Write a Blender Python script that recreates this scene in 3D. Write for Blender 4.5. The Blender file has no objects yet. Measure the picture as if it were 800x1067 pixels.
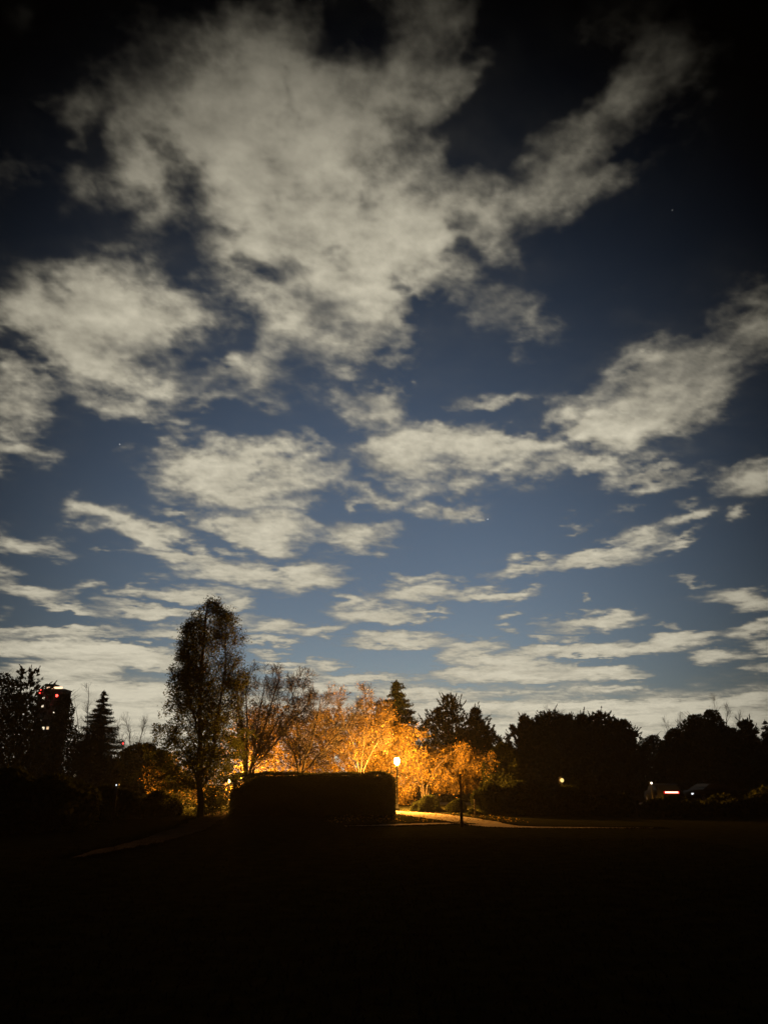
import bpy, math, random
import numpy as np

# ---------------------------------------------------------------- camera, sky, moon, exposure
scene = bpy.context.scene
COL = scene.collection
FPX = 771.0                      # focal length of the phone lens, in pixels of the 800 x 1067 photograph
PITCH = math.radians(20.0)
SP, CP = math.sin(PITCH), math.cos(PITCH)
EYE = 1.6
cam_data = bpy.data.cameras.new("camera")
cam = bpy.data.objects.new("camera", cam_data)
COL.objects.link(cam)
cam.location = (0, 0, EYE)
cam.rotation_euler = (math.radians(90) + PITCH, 0, 0)
cam_data.sensor_fit = 'VERTICAL'
cam_data.sensor_height = 36.0
cam_data.lens = 36.0 * FPX / 1067.0
cam_data.clip_start = 0.1
cam_data.clip_end = 400000.0
scene.camera = cam
scene.view_settings.view_transform = 'Standard'
scene.view_settings.look = 'None'
scene.view_settings.exposure = 0.0
scene.view_settings.gamma = 1.0
scene.view_settings.use_curve_mapping = False
scene.cycles.use_denoising = True
scene.cycles.transparent_max_bounces = 24
scene.cycles.max_bounces = 6
scene.cycles.sample_clamp_indirect = 4.0

MOON_EL, MOON_AZ = math.radians(38), math.radians(205)
GLOW_VIGNETTE_DIR = (-0.0363, 0.9703, 0.2390)   # centre of the lens vignette put into sky and cloud light
world = bpy.data.worlds.new("World")
scene.world = world
world.use_nodes = True
wt = world.node_tree
wt.nodes.clear()
def wn(kind, **kw):
    n = wt.nodes.new(kind)
    for k, v in kw.items():
        setattr(n, k, v)
    return n
w_out = wn('ShaderNodeOutputWorld')
w_bg = wn('ShaderNodeBackground')
w_sky = wn('ShaderNodeTexSky', sky_type='NISHITA', sun_disc=False)
w_sky.sun_elevation = MOON_EL
w_sky.sun_rotation = MOON_AZ
w_sky.air_density = 1.0
w_sky.dust_density = 0.0
w_sky.ozone_density = 2.0
w_tc = wn('ShaderNodeTexCoord')
SKY_STRENGTH = 0.044
def glow_vignette_nodes(nt, vec_socket, inner, outer, power):
    """lens vignette painted into emitted light, by angle from its centre"""
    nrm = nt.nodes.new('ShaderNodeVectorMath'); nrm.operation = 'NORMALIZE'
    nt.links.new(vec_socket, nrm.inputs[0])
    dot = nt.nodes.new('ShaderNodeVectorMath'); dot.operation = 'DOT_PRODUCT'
    dot.inputs[1].default_value = GLOW_VIGNETTE_DIR
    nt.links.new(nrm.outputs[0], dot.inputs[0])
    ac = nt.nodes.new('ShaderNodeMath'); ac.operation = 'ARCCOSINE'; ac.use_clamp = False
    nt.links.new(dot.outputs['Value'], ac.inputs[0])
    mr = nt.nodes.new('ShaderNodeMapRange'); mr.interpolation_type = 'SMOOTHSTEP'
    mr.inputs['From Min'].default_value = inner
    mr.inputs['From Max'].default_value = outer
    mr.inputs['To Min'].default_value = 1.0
    mr.inputs['To Max'].default_value = 0.004  # sky overhead and behind is dimmed too, keeping the ground black
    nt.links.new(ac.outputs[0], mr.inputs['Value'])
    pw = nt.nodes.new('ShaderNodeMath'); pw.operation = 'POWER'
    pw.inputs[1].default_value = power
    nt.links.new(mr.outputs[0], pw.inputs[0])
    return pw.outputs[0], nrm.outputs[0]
w_glow_vignette, w_dir = glow_vignette_nodes(wt, w_tc.outputs['Generated'], 0.12, 0.80, 1.42)
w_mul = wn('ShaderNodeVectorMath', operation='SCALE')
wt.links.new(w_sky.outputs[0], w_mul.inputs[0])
wt.links.new(w_glow_vignette, w_mul.inputs['Scale'])
w_tint = wn('ShaderNodeVectorMath', operation='MULTIPLY')
w_tint.inputs[1].default_value = (1.15, 1.0, .88)
wt.links.new(w_mul.outputs[0], w_tint.inputs[0])
w_last = w_tint.outputs[0]
for (sx, sy, mag) in ((508, 541, 9.0), (125, 463, 6.0), (700, 219, 2.0)):      # three stars
    cx, cy = (sx - 400) / FPX, (533.5 - sy) / FPX
    v = np.array([cx, CP - SP * cy, SP + CP * cy]); v /= np.linalg.norm(v)
    df = wn('ShaderNodeVectorMath', operation='DISTANCE')
    df.inputs[1].default_value = tuple(v)
    wt.links.new(w_dir, df.inputs[0])
    lt = wn('ShaderNodeMath', operation='LESS_THAN')
    lt.inputs[1].default_value = 0.0009
    wt.links.new(df.outputs['Value'], lt.inputs[0])
    mu = wn('ShaderNodeMath', operation='MULTIPLY')
    mu.inputs[1].default_value = mag
    wt.links.new(lt.outputs[0], mu.inputs[0])
    ad = wn('ShaderNodeVectorMath', operation='ADD')
    wt.links.new(w_last, ad.inputs[0])
    wt.links.new(mu.outputs[0], ad.inputs[1])
    w_last = ad.outputs[0]
wt.links.new(w_last, w_bg.inputs['Color'])
w_bg.inputs['Strength'].default_value = SKY_STRENGTH
wt.links.new(w_bg.outputs[0], w_out.inputs['Surface'])

moon_data = bpy.data.lights.new("moon", 'SUN')
moon_data.energy = 0.004
moon_data.angle = math.radians(0.5)
moon_data.color = (1.0, 0.95, 0.86)
moon = bpy.data.objects.new("moon", moon_data)
COL.objects.link(moon)
moon.rotation_euler = (math.radians(90) - MOON_EL, 0, math.pi - MOON_AZ)

# ---------------------------------------------------------------- helpers
def place(px, py, Y):
    """world point that stands Y metres ahead on the sight line through a point of the photograph"""
    cx, cy = (px - 400.0) / FPX, (533.5 - py) / FPX
    k = Y / (CP - SP * cy)
    return np.array([cx * k, Y, EYE + (SP + CP * cy) * k])
def on_ground(px, py):
    cx, cy = (px - 400.0) / FPX, (533.5 - py) / FPX
    k = -EYE / (SP + CP * cy)
    return np.array([cx * k, (CP - SP * cy) * k, 0.0])
def tag(o, label=None, cat=None, group=None, kind=None):
    if label: o['label'] = label
    if cat: o['category'] = cat
    if group: o['group'] = group
    if kind: o['kind'] = kind
    return o
def empty(name, loc, rz=0.0):
    o = bpy.data.objects.new(name, None)
    o.empty_display_size = 0.3
    COL.objects.link(o)
    o.location = loc
    o.rotation_euler = (0, 0, rz)
    return o
def mesh_obj(name, verts, faces, mat, parent=None, loc=None, smooth=False):
    """verts (n,3) array; faces: (m,4) or (m,3) integer array, or a list of arrays of both widths"""
    verts = np.asarray(verts, dtype=np.float32)
    fl = faces if isinstance(faces, list) else [faces]
    fl = [np.asarray(f, dtype=np.int32) for f in fl if len(f)]
    idx = np.concatenate([f.ravel() for f in fl])
    tot = np.concatenate([np.full(len(f), f.shape[1], dtype=np.int32) for f in fl])
    start = np.concatenate([[0], np.cumsum(tot)[:-1]]).astype(np.int32)
    me = bpy.data.meshes.new(name)
    me.vertices.add(len(verts)); me.vertices.foreach_set('co', verts.ravel())
    me.loops.add(len(idx)); me.loops.foreach_set('vertex_index', idx)
    me.polygons.add(len(tot)); me.polygons.foreach_set('loop_start', start)
    me.polygons.foreach_set('loop_total', tot)
    if smooth:
        me.polygons.foreach_set('use_smooth', np.ones(len(tot), dtype=bool))
    me.update(calc_edges=True)
    if mat: me.materials.append(mat)
    o = bpy.data.objects.new(name, me)
    COL.objects.link(o)
    if parent is not None: o.parent = parent
    if loc is not None: o.location = loc
    return o
class MB:
    """collects boxes, tubes, lathes and prisms for one mesh"""
    def __init__(s): s.v = []; s.q = []; s.t = []; s.n = 0
    def add(s, v, q=(), t=()):
        v = np.asarray(v, dtype=float)
        s.v.append(v)
        if len(q): s.q.append(np.asarray(q, dtype=int) + s.n)
        if len(t): s.t.append(np.asarray(t, dtype=int) + s.n)
        s.n += len(v)
    def box(s, c, d, rz=0.0, taper=1.0):
        x, y, z = np.array(d) / 2.0
        v = np.array([(-x,-y,-z),(x,-y,-z),(x,y,-z),(-x,y,-z),(-x*taper,-y*taper,z),(x*taper,-y*taper,z),(x*taper,y*taper,z),(-x*taper,y*taper,z)])
        ca, sa = math.cos(rz), math.sin(rz)
        v = np.stack([v[:,0]*ca - v[:,1]*sa, v[:,0]*sa + v[:,1]*ca, v[:,2]], -1) + np.array(c)
        s.add(v, [(0,3,2,1),(4,5,6,7),(0,1,5,4),(1,2,6,5),(2,3,7,6),(3,0,4,7)])
    def lathe(s, prof, c=(0,0,0), n=20):
        a = np.arange(n) * 2 * math.pi / n
        v = np.concatenate([np.stack([r*np.cos(a), r*np.sin(a), np.full(n, z)], -1) for r, z in prof]) + np.array(c)
        q = []
        for i in range(len(prof) - 1):
            for j in range(n):
                k = (j + 1) % n
                q.append((i*n+j, i*n+k, (i+1)*n+k, (i+1)*n+j))
        m = len(v)
        v = np.concatenate([v, [[c[0], c[1], c[2]+prof[0][1]], [c[0], c[1], c[2]+prof[-1][1]]]])
        t = [(m, (j+1) % n, j) for j in range(n)] + [(m+1, (len(prof)-1)*n+j, (len(prof)-1)*n+(j+1) % n) for j in range(n)]
        s.add(v, q, t)
    def tube(s, pts, rad, n=5):
        pts = np.asarray(pts, dtype=float); rad = np.asarray(rad, dtype=float)
        d = np.gradient(pts, axis=0)
        d /= np.maximum(np.linalg.norm(d, axis=1, keepdims=True), 1e-9)
        ref = np.where(np.abs(d[:, 2:3]) > .9, np.array([[1.0, 0, 0]]), np.array([[0, 0, 1.0]]))
        u = np.cross(ref, d); u /= np.maximum(np.linalg.norm(u, axis=1, keepdims=True), 1e-9)
        w = np.cross(d, u)
        a = np.arange(n) * 2 * math.pi / n
        v = pts[:, None] + rad[:, None, None] * (np.cos(a)[None, :, None]*u[:, None] + np.sin(a)[None, :, None]*w[:, None])
        m = len(pts)
        i, j = np.meshgrid(np.arange(m-1), np.arange(n), indexing='ij')
        k = (j + 1) % n
        q = np.stack([i*n+j, i*n+k, (i+1)*n+k, (i+1)*n+j], -1).reshape(-1, 4)
        s.add(v.reshape(-1, 3), q, [((m-1)*n, (m-1)*n+1, (m-1)*n+2)] + ([((m-1)*n, (m-1)*n+e, (m-1)*n+e+1) for e in range(2, n-1)]))
    def prism(s, outline, axis_lo, axis_hi):
        """outline of (y, z) points swept along x"""
        n = len(outline); o = np.array(outline)
        v = np.concatenate([np.stack([np.full(n, axis_lo), o[:,0], o[:,1]], -1), np.stack([np.full(n, axis_hi), o[:,0], o[:,1]], -1)])
        q = [(i, (i+1) % n, n+(i+1) % n, n+i) for i in range(n)]
        c = np.stack([o.mean(0), o.mean(0)])
        v = np.concatenate([v, [[axis_lo, c[0,0], c[0,1]], [axis_hi, c[1,0], c[1,1]]]])
        t = [(2*n, (i+1) % n, i) for i in range(n)] + [(2*n+1, n+i, n+(i+1) % n) for i in range(n)]
        s.add(v, q, t)
    def leaves(s, pts, size, rng, aspect=1.9, droop=0.0, dirs=None):
        """one diamond shaped leaf at every point, turned at random"""
        pts = np.asarray(pts); n = len(pts)
        if n == 0: return
        a = rng.normal(size=(n, 3)) if dirs is None else np.asarray(dirs) + rng.normal(size=(n, 3))*.25
        a[:, 2] -= droop
        a /= np.linalg.norm(a, axis=1, keepdims=True)
        b = np.cross(a, rng.normal(size=(n, 3))); b /= np.maximum(np.linalg.norm(b, axis=1, keepdims=True), 1e-9)
        L = (size * rng.uniform(.65, 1.3, n))[:, None]; W = L / aspect
        v = np.stack([pts - a*L*.5, pts + b*W*.5 - a*L*.05, pts + a*L*.5, pts - b*W*.5 - a*L*.05], 1).reshape(-1, 3)
        s.add(v, np.arange(4*n).reshape(-1, 4))
    def build(s, name, mat, parent=None, loc=None, origin=None, smooth=False):
        v = np.concatenate(s.v)
        if origin is not None: v = v - np.array(origin)
        f = []
        if s.q: f.append(np.concatenate(s.q))
        if s.t: f.append(np.concatenate(s.t))
        return mesh_obj(name, v, f, mat, parent, loc, smooth)

# ---------------------------------------------------------------- materials
def new_mat(name):
    m = bpy.data.materials.new(name); m.use_nodes = True
    nt = m.node_tree; nt.nodes.clear()
    return m, nt, nt.nodes.new('ShaderNodeOutputMaterial')
def noisy(nt, scale, c0, c1, detail=5.0, rough=.6, lo=.3, hi=.7):
    tc = nt.nodes.new('ShaderNodeTexCoord')
    no = nt.nodes.new('ShaderNodeTexNoise'); no.inputs['Scale'].default_value = scale
    no.inputs['Detail'].default_value = detail; no.inputs['Roughness'].default_value = rough
    nt.links.new(tc.outputs['Object'], no.inputs['Vector'])
    cr = nt.nodes.new('ShaderNodeValToRGB')
    cr.color_ramp.elements[0].position = lo; cr.color_ramp.elements[0].color = (*c0, 1)
    cr.color_ramp.elements[1].position = hi; cr.color_ramp.elements[1].color = (*c1, 1)
    nt.links.new(no.outputs['Fac'], cr.inputs['Fac'])
    return cr.outputs['Color'], no.outputs['Fac']
def surf_mat(name, c0, c1, scale=4.0, rough=.85, bump=.3, metal=0.0, spec=.3, dist=.02):
    m, nt, out = new_mat(name)
    p = nt.nodes.new('ShaderNodeBsdfPrincipled')
    col, fac = noisy(nt, scale, c0, c1)
    nt.links.new(col, p.inputs['Base Color'])
    p.inputs['Roughness'].default_value = rough; p.inputs['Metallic'].default_value = metal
    p.inputs['Specular IOR Level'].default_value = spec
    if bump:
        b = nt.nodes.new('ShaderNodeBump'); b.inputs['Strength'].default_value = bump; b.inputs['Distance'].default_value = dist
        nt.links.new(fac, b.inputs['Height']); nt.links.new(b.outputs[0], p.inputs['Normal'])
    nt.links.new(p.outputs[0], out.inputs['Surface'])
    return m
def matte_mat(name, c0, c1, scale=4.0, bump=.3, dist=.03):
    m, nt, out = new_mat(name)
    p = nt.nodes.new('ShaderNodeBsdfDiffuse')
    col, fac = noisy(nt, scale, c0, c1)
    nt.links.new(col, p.inputs['Color'])
    b = nt.nodes.new('ShaderNodeBump'); b.inputs['Strength'].default_value = bump; b.inputs['Distance'].default_value = dist
    nt.links.new(fac, b.inputs['Height']); nt.links.new(b.outputs[0], p.inputs['Normal'])
    nt.links.new(p.outputs[0], out.inputs['Surface'])
    return m
def leaf_mat(name, c0, c1, trans=.35):
    m, nt, out = new_mat(name)
    g = nt.nodes.new('ShaderNodeNewGeometry')
    cr = nt.nodes.new('ShaderNodeValToRGB')
    cr.color_ramp.elements[0].color = (*c0, 1); cr.color_ramp.elements[1].color = (*c1, 1)
    nt.links.new(g.outputs['Random Per Island'], cr.inputs['Fac'])
    d = nt.nodes.new('ShaderNodeBsdfDiffuse'); t = nt.nodes.new('ShaderNodeBsdfTranslucent')
    nt.links.new(cr.outputs[0], d.inputs['Color']); nt.links.new(cr.outputs[0], t.inputs['Color'])
    mx = nt.nodes.new('ShaderNodeMixShader'); mx.inputs[0].default_value = trans
    nt.links.new(d.outputs[0], mx.inputs[1]); nt.links.new(t.outputs[0], mx.inputs[2])
    nt.links.new(mx.outputs[0], out.inputs['Surface'])
    return m
def glow_mat(name, col, strength):
    m, nt, out = new_mat(name)
    e = nt.nodes.new('ShaderNodeEmission'); e.inputs['Color'].default_value = (*col, 1); e.inputs['Strength'].default_value = strength
    nt.links.new(e.outputs[0], out.inputs['Surface'])
    return m
M = {}
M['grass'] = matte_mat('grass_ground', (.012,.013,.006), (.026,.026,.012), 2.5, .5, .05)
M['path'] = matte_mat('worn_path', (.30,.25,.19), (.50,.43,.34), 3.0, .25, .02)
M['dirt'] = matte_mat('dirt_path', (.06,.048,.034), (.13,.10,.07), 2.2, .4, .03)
M['asphalt'] = surf_mat('asphalt', (.04,.04,.042), (.062,.06,.06), 8.0, .9, .2)
M['bark'] = surf_mat('bark', (.045,.034,.024), (.11,.085,.06), 9.0, .95, .8)
M['twig'] = surf_mat('twig_bark', (.035,.027,.018), (.08,.06,.04), 9.0, .95, .4)
M['pine_bark'] = surf_mat('pine_bark', (.04,.027,.018), (.09,.06,.04), 9.0, .95, .8)
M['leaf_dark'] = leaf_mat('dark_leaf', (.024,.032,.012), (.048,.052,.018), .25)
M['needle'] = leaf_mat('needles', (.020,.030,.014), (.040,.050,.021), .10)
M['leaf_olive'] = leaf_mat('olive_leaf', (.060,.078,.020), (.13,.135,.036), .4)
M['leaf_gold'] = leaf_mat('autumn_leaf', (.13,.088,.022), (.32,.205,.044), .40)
M['leaf_hedge'] = leaf_mat('hedge_leaf', (.035,.042,.016), (.065,.068,.026), .3)
M['metal'] = surf_mat('painted_metal', (.02,.02,.021), (.035,.035,.036), 6.0, .5, .05, .3)
M['lamp_glass'] = glow_mat('lamp_glass', (1.0,.42,.062), 21000.0)
M['lamp_glass_low'] = glow_mat('low_lamp_glass', (1.0,.43,.075), 60000.0)

# ---------------------------------------------------------------- cloud cover over the sky
def pix_dir(px,py):
    cx=(px-400.0)/FPX; cy=(533.5-py)/FPX
    d=np.stack([cx, CP-SP*cy, SP+CP*cy],-1)
    return d/np.linalg.norm(d,axis=-1,keepdims=True)
def _hash(ix,iy,seed):
    h=(ix.astype(np.int64)*374761393+iy.astype(np.int64)*668265263+seed*1274126177)&0x7fffffff
    h=((h^(h>>13))*1274126177)&0x7fffffff
    h=(h^(h>>16))&0xffffff
    return h/float(0xffffff)
def vnoise(x,y,seed):
    ix=np.floor(x).astype(np.int64); iy=np.floor(y).astype(np.int64)
    fx=x-ix; fy=y-iy
    a=fx*fx*fx*(fx*(fx*6-15)+10); b=fy*fy*fy*(fy*(fy*6-15)+10)
    def g(i,j):
        t=_hash(ix+i,iy+j,seed)*2*np.pi
        return np.cos(t)*(fx-i)+np.sin(t)*(fy-j)
    v=(g(0,0)*(1-a)+g(1,0)*a)*(1-b)+(g(0,1)*(1-a)+g(1,1)*a)*b
    return v*1.4
def fbm(x,y,oct,seed,gain=.52):
    s=np.zeros_like(x); amp=1.0; n=0
    for o in range(oct):
        s+=amp*vnoise(x*2.03**o+o*17.3,y*2.03**o-o*9.1,seed+o); n+=amp; amp*=gain
    return s/n
# cloud banks: where each stands in the sky (column, row, half width, half height, tilt, thickness)
BANKS=[
(200,105,92,72,0,.95),(110,108,54,27,-12,.75),(150,190,38,66,-12,.9),(235,165,75,55,0,.85),(325,130,115,90,0,1.05),(300,45,78,52,0,.75),(400,80,80,72,20,.8),
(455,45,62,66,0,.7),(440,95,60,50,30,.75),(360,225,125,70,0,1.1),(262,240,68,52,40,1.05),(350,300,88,62,0,1.15),(425,262,75,48,0,1.05),(300,330,40,40,0,.7),
(478,205,72,42,-20,.95),(560,175,75,44,-38,.68),(628,120,84,60,-45,.64),(688,60,70,78,-40,.48),(605,60,40,40,0,.45),(600,190,52,30,-30,.75),
(505,240,50,36,0,.8),(525,325,50,30,25,.7),(480,300,30,36,20,.6),(345,362,70,26,0,.7),(295,385,50,22,10,.5),(390,340,50,40,0,.9),(560,335,18,8,0,.4),
(277,338,16,12,0,.5),(274,370,26,14,0,.65),(268,398,34,18,12,.85),(402,422,40,26,0,1.0),(368,440,24,10,-20,.6),(425,408,20,12,0,.6),(476,365,16,12,-40,.45),(443,370,16,7,0,.35),
(490,470,90,28,-4,1.05),(420,474,50,22,6,.95),(470,448,34,18,0,.9),(550,474,56,18,6,.95),(520,411,34,13,-6,.85),(495,418,22,8,0,.5),
(110,340,82,50,20,1.05),(105,360,50,36,0,1.2),(27,318,46,36,0,.95),(28,285,46,24,15,.6),(90,300,60,24,12,.75),(179,342,44,28,15,.95),(150,300,30,20,0,.45),(233,331,14,14,30,.5),
(243,390,36,17,-8,.95),(236,418,56,10,0,.7),(170,395,48,15,8,.8),(138,423,42,18,5,.85),(95,411,34,12,8,.65),(24,388,36,26,10,.8),(20,426,40,26,-5,1.0),(18,474,36,16,4,.95),
(185,440,28,7,0,.55),(192,453,30,6,0,.55),(104,438,14,5,10,.4),(130,467,14,5,0,.35),(215,300,30,14,20,.35),(120,265,26,12,30,.35),(5,180,40,28,0,.4),(80,195,30,30,0,.45),(85,145,30,14,0,.4),(165,22,22,22,0,.4),(28,10,24,20,0,.3),
(222,490,66,22,0,1.0),(180,480,22,16,-30,.8),(284,480,52,22,0,.95),(255,515,60,18,10,1.0),(300,505,40,16,0,.85),(182,529,28,7,4,.75),(98,531,34,11,8,.8),(92,541,24,8,0,.6),(125,545,30,10,20,.8),(162,559,54,12,12,1.0),
(236,548,46,12,8,.95),(266,566,44,12,14,.95),(284,551,40,20,0,1.0),(189,582,56,8,3,.9),(250,596,66,11,4,1.0),(318,599,38,17,-8,1.0),(27,565,40,12,8,1.0),(108,575,16,3.5,0,.55),(160,600,14,4,0,.4),
(94,609,18,6,-8,.7),(34,615,44,8,6,.9),(81,636,50,7,16,.9),(135,615,18,6,0,.8),(199,619,58,9,2,1.0),(155,639,50,8,10,.95),(250,632,20,6,0,.9),(215,643,60,6,4,.8),(0,600,20,6,0,.7),(3,640,14,5,0,.6),
(60,658,80,9,3,.95),(40,677,90,11,2,1.0),(120,676,80,9,4,1.0),(60,698,95,10,0,1.0),(150,690,60,10,2,.95),(60,718,95,11,0,1.0),(150,722,70,12,0,1.0),(90,742,110,12,0,1.0),(60,765,140,12,0,1.0),(190,660,50,6,2,.85),(190,745,60,10,0,.9),
(317,452,16,9,35,.4),(341,491,22,12,10,.65),(340,517,26,6,-15,.5),(371,558,40,13,-2,.95),(328,548,14,6,0,.55),(362,545,12,5,0,.5),(395,514,40,9,10,.9),(412,490,30,9,5,.6),(434,507,20,7,0,.6),(370,519,12,4,0,.5),
(452,531,18,10,15,.75),(483,534,24,10,-22,.95),(483,507,26,9,5,.75),(505,495,30,8,0,.5),(493,457,50,18,0,.9),
(436,620,52,9,3,1.0),(429,605,18,5,5,.8),(460,606,20,3.5,4,.6),(500,611,18,4.5,-8,.8),(514,621,40,6,-4,.95),(355,627,13,7,10,.9),(382,628,14,5,0,.7),(388,639,38,9,0,1.0),(446,638,26,3.5,-2,.8),(429,646,16,2.5,0,.7),(466,602,14,3,5,.5),
(284,653,22,7,-6,.95),(329,655,30,7,-2,.95),(415,669,58,7.5,-2,1.0),(490,674,30,6.5,-6,.95),(284,668,26,4,0,.9),(283,679,28,4,3,.9),(288,690,30,4,3,.95),(300,700,34,4,2,.9),(493,687,46,6.5,-2,.95),(341,694,22,4,-6,.8),(466,681,16,3,0,.6),(325,690,14,4,0,.6),
(375,708,70,5,0,.95),(480,700,40,6,0,.85),(520,706,50,8,0,.95),(440,722,60,6,0,.95),(340,718,60,5,0,.9),(480,735,60,7,0,.95),(560,738,50,6,0,.9),(400,740,70,8,0,.9),(320,740,60,9,0,.9),(430,756,90,7,0,.95),(540,762,80,8,0,.95),(520,722,40,3,0,.6),
(538,591,38,8,-10,.95),(567,582,20,5,-12,.75),(621,584,48,8,-6,1.0),(668,562,30,12,-12,.95),(705,538,26,8,-14,.95),(711,562,22,5,-22,.85),(757,534,14,6,-25,.8),(604,544,16,4,-15,.55),(590,550,14,5,0,.5),(658,525,24,4,-20,.4),(722,517,18,4,-18,.5),(640,565,14,5,0,.5),
(722,605,22,3.5,-4,.6),(536,618,22,6,-4,.85),(532,642,14,4,0,.7),(532,657,12,3,0,.6),(776,623,40,10,2,1.0),(621,648,50,8,-5,1.0),(650,637,16,6,0,.8),(694,653,14,3,0,.5),(567,665,18,3,0,.7),(600,665,12,3.5,0,.7),(606,626,5,2.5,0,.6),(591,638,6,2,0,.5),
(634,678,84,8,-4,1.0),(570,676,40,5,0,.9),(712,667,36,7,-6,.95),(746,684,34,6,-2,.95),(783,655,26,8,-14,.95),(625,700,66,8,0,.95),(570,707,36,4,0,.8),(650,705,40,4,0,.8),(645,719,60,5,-3,.9),(540,692,34,12,2,.95),(795,672,20,6,0,.8),(790,699,26,8,-6,.9),(795,682,14,3,0,.7),(740,692,20,3,0,.5),
(600,735,70,7,-2,.95),(700,735,80,8,-2,1.0),(780,728,50,7,-10,.95),(660,748,90,7,0,1.0),(760,750,80,8,0,.95),(640,762,110,8,0,.95),(560,720,30,3,0,.7),(780,716,30,3,0,.5),
(640,430,78,30,-6,1.5),(692,398,60,40,-22,1.5),(792,335,42,42,-30,.85),(768,360,32,24,0,.6),(590,440,36,18,-10,.95),(641,458,50,14,0,.75),(710,425,40,22,-10,.8),(760,395,44,24,-20,.3),
(631,482,38,10,8,.85),(678,499,44,8,-3,.9),(660,480,40,8,0,.5),(725,485,34,14,-10,.3),(782,500,36,17,-4,1.0),(605,484,30,8,5,.6),(560,494,40,5,0,.4),(700,447,60,8,-10,.3),(625,312,30,4,-18,.2),(595,342,8,4,0,.3),
]
GAPS=[(385,35,46,18,12,.7),(545,36,16,30,0,.7),(528,110,30,42,25,.9),(590,80,24,24,-20,.8),(478,128,34,18,10,.75),(371,208,11,18,10,.5),(484,227,18,14,20,.45),(658,146,26,8,-8,.55),(305,105,5,26,-6,.4),
(172,150,14,18,20,.4),(190,196,22,18,40,.5),(138,216,16,14,0,.4),(228,230,22,10,10,.45),(104,137,12,30,0,.5),(355,271,14,12,10,.6),(288,278,26,13,20,.7),(496,267,16,10,0,.6),(445,318,22,9,25,.7),(460,345,20,26,20,.7),(420,390,30,10,0,.4),(330,20,20,20,0,.2),
(52,297,16,14,10,.55),(10,350,18,10,0,.4),(60,380,30,8,10,.3),(160,372,14,14,20,.35),(205,365,26,10,10,.4),(279,484,7,6,0,.5),(290,592,14,6,0,.6),(210,540,20,4,5,.4),(205,565,24,5,10,.5),(55,645,44,6,4,.7),(47,664,22,4,3,.35),(132,666,30,3,6,.5),(145,701,16,6,10,.5),(8,690,26,7,0,.45),(170,630,26,3,10,.5),
(705,703,40,8,-4,.5),(690,690,24,6,0,.5),(635,690,26,3,0,.5),(600,688,30,2.5,0,.5),(760,708,40,6,-8,.6),(690,720,50,3,-4,.4),(740,742,40,2,0,.4),(620,728,40,2,-2,.4),(560,730,40,2.5,0,.4),(430,714,40,3,0,.5),(390,730,40,2,0,.4),(470,748,50,2,0,.4),(430,690,30,5,0,.5),(350,678,60,5,0,.5),(540,444,50,15,-14,1.0),(500,428,34,8,-6,.6),(586,462,20,9,10,.5),(345,445,26,12,0,.4),(450,425,16,20,10,.5)]
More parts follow.
